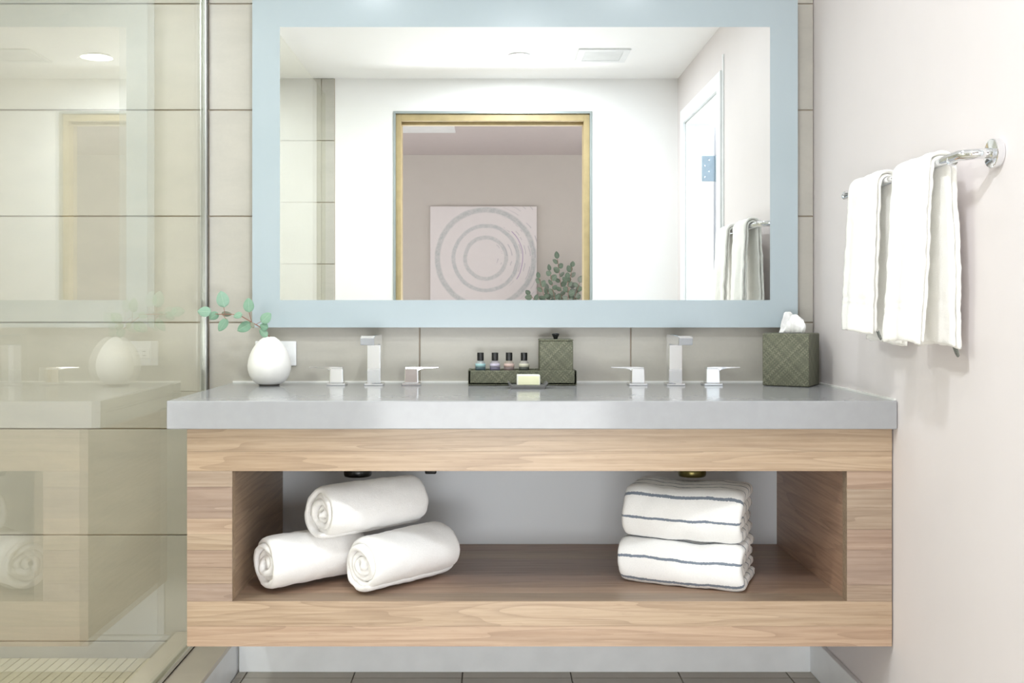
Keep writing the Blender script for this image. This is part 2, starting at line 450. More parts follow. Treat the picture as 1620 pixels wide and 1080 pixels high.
def cloth(name, sheets, m, parent, noise_amp=.0015, noise_scale=30, seed=0):
    """sheets: list of (grid J x I x 3 centre points, thickness, arc lengths or None); local axes of the parent"""
    V, F, UV = [], [], []
    for C, th, arc in sheets:
        C = np.asarray(C, float); J, I, _ = C.shape
        du = np.gradient(C, axis=1); dv = np.gradient(C, axis=0); n = np.cross(du, dv); n /= np.linalg.norm(n, axis=2, keepdims=True)+1e-12
        jj = np.minimum(np.arange(J), np.arange(J)[::-1]); ii = np.minimum(np.arange(I), np.arange(I)[::-1])
        pj = np.array([.45, .8, .95])[np.clip(jj, 0, 2)]; pj = np.where(jj > 2, 1, pj)
        pi_ = np.array([.5, .85])[np.clip(ii, 0, 1)]; pi_ = np.where(ii > 1, 1, pi_)
        s = (pj[:, None]*pi_[None, :]*np.asarray(th))[..., None]/2
        off = len(V)
        for sign in (1, -1):
            G = C+sign*n*s
            for j in range(J):
                for i in range(I):
                    p = Vector(G[j, i]); q = Vector(C[j, i])*noise_scale+Vector((seed*7.3, 3.1*sign, 0))
                    p += Vector(n[j, i])*sign*0+mnoise.noise_vector(q)*noise_amp*2+mnoise.noise_vector(q*3.3)*noise_amp*.7
                    V.append(p); UV.append((j/(J-1), arc[i] if arc is not None else i/(I-1)))
        T = lambda j, i: off+j*I+i
        B = lambda j, i: off+J*I+j*I+i
        for j in range(J-1):
            for i in range(I-1):
                F.append((T(j,i), T(j,i+1), T(j+1,i+1), T(j+1,i))); F.append((B(j,i), B(j+1,i), B(j+1,i+1), B(j,i+1)))
        for i in range(I-1):
            F.append((T(0,i), B(0,i), B(0,i+1), T(0,i+1))); F.append((T(J-1,i), T(J-1,i+1), B(J-1,i+1), B(J-1,i)))
        for j in range(J-1):
            F.append((T(j,0), T(j+1,0), B(j+1,0), B(j,0))); F.append((T(j,I-1), B(j,I-1), B(j+1,I-1), T(j+1,I-1)))
    me = bpy.data.meshes.new(name); me.from_pydata(V, [], F)
    uv = me.uv_layers.new(name='UVMap')
    for lp in me.loops: uv.data[lp.index].uv = UV[lp.vertex_index]
    for p in me.polygons: p.use_smooth = True
    return link(name, me, m, parent)

def path_resample(pts, step):
    P = np.array(pts, float); d = np.r_[0, np.cumsum(np.linalg.norm(np.diff(P, axis=0), axis=1))]
    n = max(3, int(d[-1]/step)); s = np.linspace(0, d[-1], n)
    return np.stack([np.interp(s, d, P[:, k]) for k in range(P.shape[1])], 1), s

# ------------------------------------------------------------------ room shell
YW, XR, XG = 2.94, 0.93, -0.817          # tiled wall face, right wall face, shower glass plane
CZ, BZ = 2.18, 2.44                      # bathroom and bedroom ceilings
YF = 0.73                                # bathroom face of the wall with the doorway
XL = -1.75
def struct(name, bm, m, parent=None, **kw):
    o = obj(name, bm, m, parent, **kw)
    if parent is None: o['kind'] = 'structure'
    return o

TILE_CACHE = {}
def tile_obj(name, c, size, m, parent, bev=.0012):
    key = (name, m, tuple(round(s, 4) for s in size))
    if key not in TILE_CACHE:
        b = bx(-size[0]/2, size[0]/2, -size[1]/2, size[1]/2, -size[2]/2, size[2]/2, bev=bev)
        me = bpy.data.meshes.new(name); b.to_mesh(me); b.free(); me.materials.append(MATS[m]); TILE_CACHE[key] = me
    o = bpy.data.objects.new(name, TILE_CACHE[key]); COL.objects.link(o); o.parent = parent
    o.location = Vector(c)-root_offset(parent)
    return o

def tile_grid(us, vs, place, name, m, parent, gap, th):
    for a, b in zip(us, us[1:]):
        for c, d in zip(vs, vs[1:]): place(a+gap/2, b-gap/2, c+gap/2, d-gap/2)

# tiled back wall
wb = struct('wall_back', bx(XL-.1, XR+.12, YW+.007, YW+.12, -.02, CZ), 'grout')
zs = [.0835-.305/4*0, .3885, .6935, .9985, 1.3035, 1.6085, 1.9135, CZ]
xs = [XL, -1.414, -.8076, -.2015, .4047, XR]
g = .0032; PX0 = -.69
def wt(x0, x1, z0, z1):
    if x1-x0 < .02 or z1-z0 < .02: return
    tile_obj('tile', ((x0+x1)/2, YW+.006, (z0+z1)/2), (x1-x0-g, .012, z1-z0-g), 'wall_tile', wb)
for xa, xb in zip(xs, xs[1:]):
    for za, zb in zip([0.0]+zs[:-1], [zs[0]]+zs[1:]):
        if xb <= PX0: wt(xa, xb, za, zb)
        elif xa < PX0:                      # column beside the vanity: tiled to the floor only left of the vanity
            if zb > .80: wt(xa, xb, max(za, .80), zb); 
            if za < .80: wt(xa, PX0, za, min(zb, .80))
        elif zb > .80: wt(xa, xb, max(za, .80), zb)
struct('painted_panel', bx(PX0+.002, XR, YW, YW+.012, 0, .798), 'wall_paint_cool', wb)

# right wall with the side doorway
DY0, DY1, DZ = .93, 1.66, 1.93
b = bx(XR, XR+.12, DY1, YW+.12, -.02, BZ); bx(XR, XR+.12, YF, DY0, -.02, BZ, b); bx(XR, XR+.12, DY0, DY1, DZ, BZ, b)
struct('wall_right', b, 'wall_paint_side')
# left shower wall
wl = struct('wall_left', bx(XL-.12, XL-.007, YF, YW, -.02, CZ), 'grout')
ys = [YF, YF+.6, YF+1.2, YF+1.8, YW]
for ya, yb in zip(ys, ys[1:]):
    for za, zb in zip([0.0]+zs[:-1], [zs[0]]+zs[1:]):
        tile_obj('tile', (XL-.006, (ya+yb)/2, (za+zb)/2), (.012, yb-ya-g, zb-za-g), 'wall_tile', wl)
# wall with the main doorway
OX0, OX1, OZ = -.479, .507, 2.02
b = bx(-3, OX0, YF-.13, YF, -.02, BZ); bx(OX1, 3, YF-.13, YF, -.02, BZ, b); bx(OX0, OX1, YF-.13, YF, OZ, BZ, b)
wf = struct('wall_front', b, 'wall_paint')
TX = -.767
zf = [0, .0420, .347, .652, .957, 1.262, 1.567, 1.872, CZ]
struct('grout_bed', bx(XL, TX, YF, YF+.004, 0, CZ), 'grout', wf)
for xa, xb in zip([XL, -1.437, -.832], [-1.437, -.832, TX]):
    for za, zb in zip(zf, zf[1:]):
        tile_obj('tile', ((xa+xb)/2, YF+.006, (za+zb)/2), (xb-xa-g, .010, zb-za-g), 'wall_tile', wf)
# floors
fl = struct('floor', bx(-.72, XR+.12, YF-.13, YW+.1, -.06, -.006), 'floor_grout')
fx = [-.72, -.694, -.386, -.078, .230, .538, .846, XR]
fy = [YF-.13, 1.05, 1.66, 2.27, 2.88, YW]
for xa, xb in zip(fx, fx[1:]):
    for ya, yb in zip(fy, fy[1:]):
        tile_obj('tile', ((xa+xb)/2, (ya+yb)/2, -.004), (xb-xa-.003, yb-ya-.003, .008), 'floor_tile', fl)
SZ = .035
sf = struct('floor', bx(XL, -.90, YF, YW, -.06, SZ-.003), 'grout')
dxm, dym = .0278, .107
nx = int((1.75-.90)/dxm)+1
for i in range(nx):
    for j in range(4):
        x1 = -.90-i*dxm; x0 = max(XL, x1-dxm); y1 = YW-j*dym; y0 = y1-dym
        if x1-x0 < .006: continue
        tile_obj('mosaic_tile', ((x0+x1)/2, (y0+y1)/2, SZ-.002), (x1-x0-.0022, dym-.0022, .006), 'mosaic', sf, bev=.0006)
b = bmesh.new()
for j in range(4, 20):
    y1 = YW-j*dym; y0 = max(YF, y1-dym)
    for i in range(nx):
        x1 = -.90-i*dxm; x0 = max(XL, x1-dxm)
        if x1-x0 > .006: bx(x0+.0011, x1-.0011, y0+.0011, y1-.0011, SZ-.005, SZ+.001, b)
far = obj('mosaic_field', b, 'mosaic', sf); far['kind'] = 'stuff'
# curb between shower and room
cb = struct('trim_1', bx(-.90, -.722, YF, YW, -.02, .098), 'trim_white')
obj('curb_cap', bx(-.90, -.717, YF, YW, .098, .112, bev=.0015), 'curb_stone', cb)
# ceilings
struct('ceiling', bx(XL-.1, XR+.12, YF, YW+.12, CZ, CZ+.1), 'ceiling_paint')
struct('ceiling', bx(-3.1, 3.1, -3.6, YF, BZ, BZ+.1), 'bedroom_ceiling')
# baseboards
struct('baseboard_back', bx(-.717, XR-.014, YW-.014, YW, 0, .104, bev=.0015), 'trim_white')
struct('baseboard_right', bx(XR-.014, XR, DY1+.075, YW, 0, .104, bev=.0015), 'trim_white')
struct('baseboard_front', bx(OX1+.02, XR-.014, YF, YF+.014, 0, .104, bev=.0015), 'trim_white')
# main doorway: metal edge bead and oak lining
dr = struct('door_1', bx(OX0+.001, OX0+.012, YF-.13, YF+.004, 0, OZ-.001), 'metal_bead')
obj('edge_bead', bx(OX1-.012, OX1-.001, YF-.13, YF+.004, 0, OZ-.001), 'metal_bead', dr)
obj('edge_bead', bx(OX0+.012, OX1-.012, YF-.13, YF+.004, OZ-.012, OZ-.001), 'metal_bead', dr)
for x0, x1 in ((OX0+.012, OX0+.038), (OX1-.040, OX1-.012)):
    obj('oak_jamb', bx(x0, x1, YF-.12, YF-.012, 0, OZ-.012, bev=.0012), 'oak', dr)
obj('oak_head', bx(OX0+.038, OX1-.040, YF-.12, YF-.012, OZ-.046, OZ-.012, bev=.0012), 'oak', dr)
obj('oak_stop', bx(OX0+.038, OX1-.040, YF-.085, YF-.05, OZ-.060, OZ-.046, bev=.001), 'oak', dr)
# side doorway: casing, jamb, hinge
d2 = struct('door_2', bx(XR+.001, XR+.13, DY0-.001, DY0+.018, 0, DZ-.001), 'trim_white')
obj('jamb', bx(XR+.001, XR+.13, DY1-.018, DY1+.001, 0, DZ-.001), 'trim_white', d2)
obj('head_jamb', bx(XR+.001, XR+.13, DY0+.018, DY1-.018, DZ-.019, DZ), 'trim_white', d2)
obj('casing', bx(XR-.014, XR, DY0-.06, DY0+.006, 0, DZ+.06, bev=.002), 'trim_white', d2)
obj('casing', bx(XR-.014, XR, DY1-.006, DY1+.06, 0, DZ+.06, bev=.002), 'trim_white', d2)
obj('head_casing', bx(XR-.014, XR, DY0+.006, DY1-.006, DZ-.006, DZ+.06, bev=.002), 'trim_white', d2)
h = obj('hinge', bx(XR+.075, XR+.145, DY0+.018, DY0+.021, 1.645, 1.765, bev=.0008), 'hinge_steel', d2)
obj('hinge_pin', lathe([(.007,0), (.007,.125)], (XR+.142, DY0+.026, 1.642), 16), 'hinge_steel', h, smooth=False)
for k in range(4):
    obj('screw', tube([(XR+.088+.02*(k % 2), DY0+.0205, 1.664+k*.027), (XR+.088+.02*(k % 2), DY0+.0225, 1.664+k*.027)], .0042, 10), 'screw_steel', h)
obj('door_leaf', bx(XR+.15, XR+.86, DY0-.055, DY0-.012, .01, DZ-.02, bev=.002), 'trim_white', d2)
struct('trim_2', bx(XR-.006, XR, DY1+.066, DY1+.078, .104, 2.05), 'trim_white')
# side room seen through its doorway
b = bx(2.55, 2.65, YF, 2.3, -.02, BZ)
bx(XR+.12, 2.6, 2.2, 2.3, -.02, BZ, b)
struct('wall_side_room', b, 'wall_paint_cool')
struct('floor', bx(XR+.12, 2.6, YF, 2.3, -.06, 0), 'carpet')
struct('ceiling', bx(XR+.12, 2.6, YF, 2.3, BZ, BZ+.1), 'ceiling_paint')
# bedroom
struct('wall_bedroom', bx(-3.1, 3.1, -3.6, -3.47, -.02, BZ), 'bedroom_paint')
b = bx(-3.1, -3, -3.47, YF, -.02, .5); bx(-3.1, -3, -3.47, YF, 2.4, BZ, b); bx(-3.1, -3, -3.47, -2.1, .5, 2.4, b); bx(-3.1, -3, -.1, YF, .5, 2.4, b)
struct('wall_bedroom_left', b, 'bedroom_paint')
b = bx(3, 3.1, -3.47, YF, -.02, .5); bx(3, 3.1, -3.47, YF, 2.4, BZ, b); bx(3, 3.1, -3.47, -2.4, .5, 2.4, b); bx(3, 3.1, -.4, YF, .5, 2.4, b)
struct('wall_bedroom_right', b, 'bedroom_paint')
struct('floor', bx(-3.1, 3.1, -3.6, YF-.13, -.06, 0), 'carpet')

# ------------------------------------------------------------------ shower screen
ss = thing('shower_screen', 'clear frameless glass shower screen standing on the stone curb', 'shower screen', (XG, 1.9, .112))
obj('glass_panel', bx(XG-.005, XG+.005, YF+.012, YW-.006, .118, 2.10), 'shower_glass', ss)
b = bx(XG-.0085, XG-.0055, YW-.024, YW-.0005, .112, 2.11); bx(XG+.0055, XG+.0085, YW-.024, YW-.0005, .112, 2.11, b); bx(XG-.0085, XG+.0085, YW-.004, YW-.0005, .112, 2.11, b)
obj('wall_channel', b, 'brushed_chrome', ss, bevel=.0006)
b = bx(XG-.0085, XG-.0055, YF+.02, YW-.024, .112, .126); bx(XG+.0055, XG+.0085, YF+.02, YW-.024, .112, .126, b); bx(XG-.0085, XG+.0085, YF+.02, YW-.024, .112, .115, b)
obj('floor_channel', b, 'chrome', ss)

# ------------------------------------------------------------------ vanity cabinet
CY = 2.36; VX0, VX1, VZ0, VZ1 = -.698, .9265, .259, .762
IX0, IX1, IZ0, IZ1 = -.594, .823, .363, .663
va = thing('vanity_cabinet', 'long wall-hung wooden vanity cabinet with an open towel shelf', 'vanity', (.11, 2.65, VZ0))
def planks(name, x0, x1, z0, z1, cuts, m='walnut', proud=0):
    back = obj(name, bx(x0, x1, CY+.004, CY+.030, z0, z1), 'walnut_shelf', va)
    e = [z0]+cuts+[z1]
    for k, (a, c) in enumerate(zip(e, e[1:])):
        pr = .0003*((k*7) % 3)
        obj('plank', bx(x0, x1, CY-pr, CY+.004, a+.0002, c-.0002), m, back)
zz = lambda v: 1.033-(v-491)/1620*CY
planks('top_rail', VX0, VX1, IZ1, VZ1, [zz(714)])
planks('bottom_rail', VX0, VX1, VZ0, IZ0, [zz(990)])
planks('left_stile', VX0, IX0, IZ0, IZ1, [zz(v) for v in (923, 897, 870, 845, 820, 770)])
planks('right_stile', IX1, VX1, IZ0, IZ1, [zz(v) for v in (925, 870, 837, 774)])
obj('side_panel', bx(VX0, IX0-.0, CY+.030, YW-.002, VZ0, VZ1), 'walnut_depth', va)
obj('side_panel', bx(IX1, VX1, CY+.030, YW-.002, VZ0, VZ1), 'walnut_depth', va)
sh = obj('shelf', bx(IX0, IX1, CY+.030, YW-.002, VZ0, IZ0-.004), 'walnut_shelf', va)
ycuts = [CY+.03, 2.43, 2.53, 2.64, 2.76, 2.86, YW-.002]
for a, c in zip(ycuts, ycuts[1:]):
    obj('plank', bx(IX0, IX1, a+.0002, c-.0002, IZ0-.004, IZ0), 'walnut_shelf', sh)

# ------------------------------------------------------------------ countertop with two sink cut-outs
TZ = .827; FY = 2.333; CX0, CX1 = -.737, .9285
ct = thing('countertop', 'grey stone vanity countertop with two sink cut-outs', 'countertop', (.1, 2.64, VZ1))
poly = [(FY, VZ1+.0005), (FY, TZ), (YW-.0015, TZ), (YW-.0015, TZ-.03), (FY+.03, TZ-.03), (FY+.03, VZ1+.0005)]
b = prism(poly, 'x', CX0, CX1); bx(CX0, CX0+.03, FY+.029, YW-.0015, VZ1+.0005, TZ-.029, b)
slab = obj('slab', prism(poly, 'x', CX0, CX1), 'counter_stone', ct, world=False)
SINKS = [(-.325, .212), (.517, .214)]; SY0, SY1 = 2.472, 2.758; scy = (SY0+SY1)/2; shy = (SY1-SY0)/2
cut(slab, [prism(rrect(cx, scy, hx, shy, .018), 'z', .7, .9) for cx, hx in SINKS])
off = root_offset(ct)
for v in slab.data.vertices: v.co -= off
md = slab.modifiers.new('edge', 'BEVEL'); md.width = .0022; md.segments = 2; md.limit_method = 'ANGLE'; md.angle_limit = R(40)
obj('left_apron', bx(CX0, CX0+.03, FY+.0305, YW-.0015, VZ1+.0005, TZ-.0305), 'counter_stone', ct)
b = bx(CX0, CX1, YW-.006, YW-.0002, TZ, TZ+.004); bx(CX1-.004, CX1+.0013, FY+.01, YW-.006, TZ, TZ+.004, b)
obj('caulk_bead', b, 'caulk', ct)

for k, (cx, hx) in enumerate(SINKS):
    s = thing('sink', ['white undermount sink bowl below the faucet beside the egg vase', 'white undermount sink bowl below the faucet nearest the tissue box'][k], 'sink', (cx, scy, .66), group='undermount sinks')
    lv = [(TZ-.0302, .020, .02), (TZ-.0302, .004, .02), (TZ-.05, .002, .03), (.70, -.012, .045), (.683, -.05, .05), (.678, -.10, .03)]
    outer = [(.668, -.10, .03), (.672, -.045, .05), (.69, .0, .05), (TZ-.045, .014, .03), (TZ-.040, .020, .02)]
    bm = bmesh.new(); rings = []
    for z, gr, r in lv+outer: rings.append([bm.verts.new((x, y, z)) for x, y in rrect(cx, scy, hx+gr, shy+gr, max(r, .01))])
    n = len(rings[0])
    order = rings[:len(lv)]
    for A, B in zip(order, order[1:]):
        for i in range(n): bm.faces.new((A[i], A[(i+1)%n], B[(i+1)%n], B[i]))
    bm.faces.new(order[-1])
    o2 = rings[len(lv):]; bm.faces.new(o2[0])
    for A, B in zip(o2, o2[1:]+[rings[0]]):
        for i in range(n): bm.faces.new((A[i], A[(i+1)%n], B[(i+1)%n], B[i]))
    obj('basin', bm, 'ceramic', s, smooth=True)
    obj('drain', lathe([(.0, .0), (.022, 0), (.024, .003), (.016, .003), (.0, .001)], (cx, scy+.02, .6785), 24, caps=False), 'chrome', s, smooth=True)
    tx = cx+(-.015 if k == 0 else .003)
    obj('trap_pipe', tube(bend([(tx, scy+.02, .672), (tx, scy+.02, .618), (tx, scy+.10, .618), (tx, scy+.10, .672), (tx, YW-.012, .672)], .034), .016, 14), 'black_rubber', s, smooth=True)
    obj('trap_nut', lathe([(.0, 0), (.034, 0), (.036, .006), (.036, .02), (.03, .026), (0, .026)], (tx, scy+.02, .608), 24, caps=False), 'black_plastic' if k == 0 else 'brass_dark', s, smooth=True)
    if k == 0:
        obj('shutoff_valve', bx(-.182, -.150, YW-.075, YW-.05, .575, .625, bev=.004), 'black_rubber', s)
        obj('valve_pipe', tube([(-.166, YW-.001, .60), (-.166, YW-.052, .60)], .009, 12), 'chrome', s)

# ------------------------------------------------------------------ faucets
FYC = 2.83
def block(x0, x1, y0, y1, z0, z1, taper=0):
    b = bx(x0, x1, y0, y1, z0, z1)
    if taper:
        cx, cy = (x0+x1)/2, (y0+y1)/2
        for v in b.verts:
            if v.co.z > (z0+z1)/2: v.co.x = cx+(v.co.x-cx)*(1-taper); v.co.y = cy+(v.co.y-cy)*(1-taper)
    return b
def faucet(cx, label):
    f = thing('faucet', label, 'faucet', (cx, FYC, TZ), group='chrome widespread faucets')
    w = .0185; zt = .968
    pr = [(FYC+.020, TZ+.006), (FYC+.020, zt), (FYC-.155, zt-.001), (FYC-.168, zt-.005), (FYC-.164, zt-.025), (FYC-.150, zt-.0265), (FYC-.022, zt-.0265), (FYC-.020, zt-.030), (FYC-.018, TZ+.006)]
    obj('spout', prism(pr, 'x', cx-w, cx+w), 'chrome', f, bevel=.0016)
    obj('spout_base', bx(cx-.026, cx+.026, FYC-.027, FYC+.027, TZ, TZ+.0065, bev=.0015), 'chrome', f)
    for s in (-1, 1):
        hx = cx+s*.103
        hd = obj('handle', block(hx-.0195, hx+.0195, FYC-.0195, FYC+.0195, TZ+.0065, TZ+.047, .06), 'chrome', f, bevel=.0025)
        obj('handle_base', bx(hx-.026, hx+.026, FYC-.026, FYC+.026, TZ, TZ+.0065, bev=.0015), 'chrome', hd)
        zt2 = TZ+.0515
        lp = [(hx-s*.017, TZ+.0465), (hx-s*.016, zt2-.001), (hx+s*.004, zt2), (hx+s*.074, zt2-.0005), (hx+s*.075, zt2-.003), (hx+s*.034, zt2-.0052), (hx+s*.024, zt2-.008), (hx+s*.0185, TZ+.040), (hx+s*.012, TZ+.0465)]
        obj('lever', prism(lp, 'y', FYC-.0175, FYC+.0175), 'chrome', hd, bevel=.0008)
    return f
faucet(-.319, 'chrome square faucet with two levers, beside the egg vase')
faucet(.510, 'chrome square faucet with two levers, nearest the tissue box')

# ------------------------------------------------------------------ mirror
MY = 2.90; MX0, MX1, MZ0, MZ1 = -.673, .872, .985, 1.913
mr = thing('mirror', 'large rectangular wall mirror with a wide frosted border', 'mirror', (.1, YW, MZ0))
bw = .0785
obj('mounting_box', bx(MX0+.06, MX1-.06, MY+.006, YW-.0003, MZ0+.06, MZ1-.06), 'mirror_box', mr)
obj('mirror_glass', bx(MX0+bw, MX1-bw, MY, MY+.006, MZ0+.0775, MZ1-.0775), 'mirror_silver', mr)
b = bx(MX0, MX0+bw, MY, MY+.006, MZ0, MZ1); bx(MX1-bw, MX1, MY, MY+.006, MZ0, MZ1, b)
bx(MX0+bw, MX1-bw, MY, MY+.006, MZ0, MZ0+.0775, b); bx(MX0+bw, MX1-bw, MY, MY+.006, MZ1-.0775, MZ1, b)
obj('frosted_border', b, 'frosted_glass', mr)

# ------------------------------------------------------------------ wall outlet
ol = thing('outlet', 'white outlet cover plate on the tile behind the egg vase', 'outlet', (-.615, YW, .91))
obj('cover_plate', bx(-.673, -.555, YW-.006, YW-.0002, .8745, .9455, bev=.0025), 'white_plastic', ol)
for dx in (-.02, .02):
    r_ = obj('receptacle', bx(-.614+dx-.016, -.614+dx+.016, YW-.0075, YW-.005, .8955, .9245, bev=.001), 'white_plastic', ol)
    for dz in (-.006, .006): obj('slot', bx(-.614+dx-.004, -.614+dx+.004, YW-.0079, YW-.0070, .91+dz-.001, .91+dz+.001), 'dark_slot', r_)

# ------------------------------------------------------------------ vase and sprig
VC = (-.605, 2.81, TZ)
vs_ = thing('vase', 'matte white egg-shaped vase at the tiled corner of the counter', 'vase', VC)
prof = []
H_ = .134; Rm = .0590
outer = [(.024,.004), (.034,.006), (.045,.014), (.0535,.028), (.0582,.044), (.0590,.056), (.0572,.070), (.0525,.086), (.0455,.101), (.036,.115), (.026,.1255), (.018,.1315), (.0135,.1338), (.0105,.134)]
inner = [(.0095,.132), (.010,.126), (.028,.108), (.045,.080), (.050,.055), (.040,.022), (0,.014)]
obj('body', lathe([(0,.004)]+outer+inner, VC, 48, caps=False), 'vase_white', vs_, smooth=True)
obj('foot_ring', lathe([(0,0), (.026,0), (.028,.002), (.028,.0048), (0,.0048)], VC, 40, caps=False), 'dark_base', vs_)

def aim_leaf(lo, d, tgt, twist):
    """point a leaf along d, turn its face towards tgt, then twist it about its own axis"""
    ax = d.normalized(); q = Vector((0,0,1)).rotation_difference(ax); lo.rotation_mode = 'QUATERNION'
    f = q @ Vector((0,-1,0)); t = (tgt-ax*tgt.dot(ax)).normalized(); f = (f-ax*f.dot(ax)).normalized()
    lo.rotation_quaternion = Quaternion(ax, math.atan2(ax.dot(f.cross(t)), f.dot(t))+twist) @ q

def leaf_mesh(name, L, W, cup=.12, m='eucalyptus', seed=0):
    """leaf in local axes: stalk end at the origin, grows along +Z, faces -Y; two-sided with real thickness"""
    nL, nW = 10, 6; V, F, UV = [], [], []
    for side in (0, 1):
        for i in range(nL+1):
            t = i/nL; hw = W/2*max(.03, math.sin(math.pi*min(1, t**.82))**.62) if 0 < t < 1 else W/2*.03
            for j in range(nW+1):
                s = j/nW*2-1; x = s*hw; z = t*L
                y = cup*W*(s*s*.6)+.10*L*(t-.5)**2+(.0004 if side else -.0004)
                V.append((x, y, z)); UV.append((s, t))
    n = nW+1; off = (nL+1)*n
    for i in range(nL):
        for j in range(nW):
            a = i*n+j; F.append((a, a+1, a+n+1, a+n)); a += off; F.append((a, a+n, a+n+1, a+1))
    me = bpy.data.meshes.new(name); me.from_pydata(V, [], F); u = me.uv_layers.new(name='UVMap')
    for lp in me.loops: u.data[lp.index].uv = UV[lp.vertex_index]
    for p in me.polygons: p.use_smooth = True
    me.materials.append(MATS[m]); return me

SY_ = 2.805
def PX(u, v, Y=SY_): return Vector(((u-775)/1620*Y, Y, 1.033-(v-491)/1620*Y))
sp_root = PX(427, 534)
sp = thing('eucalyptus_sprig', 'green eucalyptus sprig leaning out of the white egg vase', 'plant', sp_root)
def stem(pts, r0, r1):
    n = len(pts); return tube(bend(pts, .004, 3) if n > 2 else pts, r1, 8)
main = [Vector((VC[0]+.003, VC[1], TZ+.03)), PX(427, 534), PX(418, 521), PX(399, 510, 2.79), PX(382, 500, 2.78), PX(368, 497, 2.78), PX(345, 497, 2.785), PX(331, 494, 2.79)]
obj('stem', tube(main, [.0016]*3+[.0013]*2+[.001]*3, 8), 'stem_brown', sp, smooth=True)
for a, c in ((PX(356, 497, 2.78), PX(354, 486, 2.775)), (PX(398, 509, 2.79), PX(394, 494, 2.78)), (PX(352, 497, 2.782), PX(358, 505, 2.778)), (PX(405, 513, 2.79), PX(414, 508, 2.785))):
    obj('twig', tube([a, c], .0008, 6), 'stem_brown', sp)
# stalk end pixel, tip pixel, width px, material, turn about own axis
LV = [((355,486), (349,460), 20, 0, 10), ((334,493), (312,492), 17, 0, 15), ((345,495), (331,505), 14, 0, -25), ((350,497), (367,497), 11, 1, 40),
      ((383,496), (369,501), 11, 0, 20), ((394,494), (393,471), 17, 0, 20), ((359,504), (346,524), 14, 0, -15), ((397,511), (375,523), 17, 0, 10),
      ((397,510), (401,519), 9, 1, 30), ((413,510), (428,495), 17, 0, -10), ((424,519), (411,514), 12, 0, 0), ((423,532), (410,521), 12, 0, -10)]
for k, (p0, p1, w, mk, tw) in enumerate(LV):
    Y = 2.775+.006*((k*5) % 4)
    a, c = PX(*p0, Y), PX(*p1, Y); d = c-a; L = d.length
    lo = bpy.data.objects.new('leaf', leaf_mesh('leaf', L, w/1620*Y, m=('eucalyptus', 'eucalyptus_purple')[mk])); COL.objects.link(lo); lo.parent = sp
    lo.location = a-sp_root
    aim_leaf(lo, d, Vector((0,-1,0)), R(tw))

# ------------------------------------------------------------------ amenity tray, bottles, canister
TY0, TY1 = 2.80, 2.905; TX0, TX1 = -.0595, .2375
tr = thing('tray', 'long woven olive-green tray holding toiletries and canister', 'tray', ((TX0+TX1)/2, 2.852, TZ))
b = bx(TX0, TX1, TY0, TY1, TZ+.002, TZ+.008)
for q in ((TX0, TX1, TY0, TY0+.008), (TX0, TX1, TY1-.008, TY1), (TX0, TX0+.008, TY0, TY1), (TX1-.008, TX1, TY0, TY1)): bx(*q, TZ+.002, TZ+.042, b, bev=.0022)
obj('woven_shell', b, 'woven_green', tr)
obj('felt_base', bx(TX0+.004, TX1-.004, TY0+.004, TY1-.004, TZ, TZ+.002), 'dark_base', tr)
cn = thing('canister', 'square woven olive-green canister with a black knob, in the tray', 'canister', (.1845, 2.853, TZ+.008))
obj('woven_box', bx(.137, .232-.0035, TY0+.0095, TY1-.0095, TZ+.008, .949, bev=.003), 'woven_green', cn)
lid = obj('lid', bx(.1362, .2293, TY0+.009, TY1-.009, .9492, .9535, bev=.0015), 'woven_green', cn)
obj('knob', lathe([(0,0), (.0055,0), (.0062,.004), (.0105,.0125), (.0108,.0145), (.008,.016), (0,.0165)], (.1830, 2.853, .9535), 24, caps=False), 'black_plastic', lid, smooth=True)

BT = [(-.0262, 'bottle_blue', 'label_blue', 'band_blue', 'small toiletry bottle with a pale blue label and black cap'),
      (.0140, 'bottle_lav', 'label_lavender', 'band_lavender', 'small toiletry bottle with a lavender label and black cap'),
      (.0535, 'bottle_pink', 'label_pink', 'band_pink', 'small toiletry bottle with a pink label and black cap'),
      (.0952, 'bottle_clear', 'label_white', 'band_white', 'small toiletry bottle with a cream label, next to the canister')]
for x, mb, ml, mband, lab in BT:
    c = (x, 2.853, TZ+.008)
    t_ = thing('toiletry_bottle', lab, 'bottle', c, group='toiletry bottles in the woven tray')
    obj('bottle_body', lathe([(0,0), (.0125,0), (.0140,.002), (.0140,.047), (.0128,.0525), (.0095,.0565), (.0075,.058), (.0075,.060), (0,.060)], c, 28, caps=False), mb, t_, smooth=True)
    obj('label_wrap', lathe([(.0142,.041), (.0144,.041), (.0144,.050), (.0139,.0505), (.0137,.050), (.0142,.049)], c, 28, caps=False), ml, t_, smooth=True)
    obj('label_band', lathe([(.0142,.030), (.0144,.030), (.0144,.0408), (.0142,.0408)], c, 28, caps=False), mband, t_, smooth=True)
    obj('cap', lathe([(0,.059), (.0093,.059), (.0093,.0795), (.0086,.081), (0,.081)], c, 28, caps=False), 'black_plastic', t_)

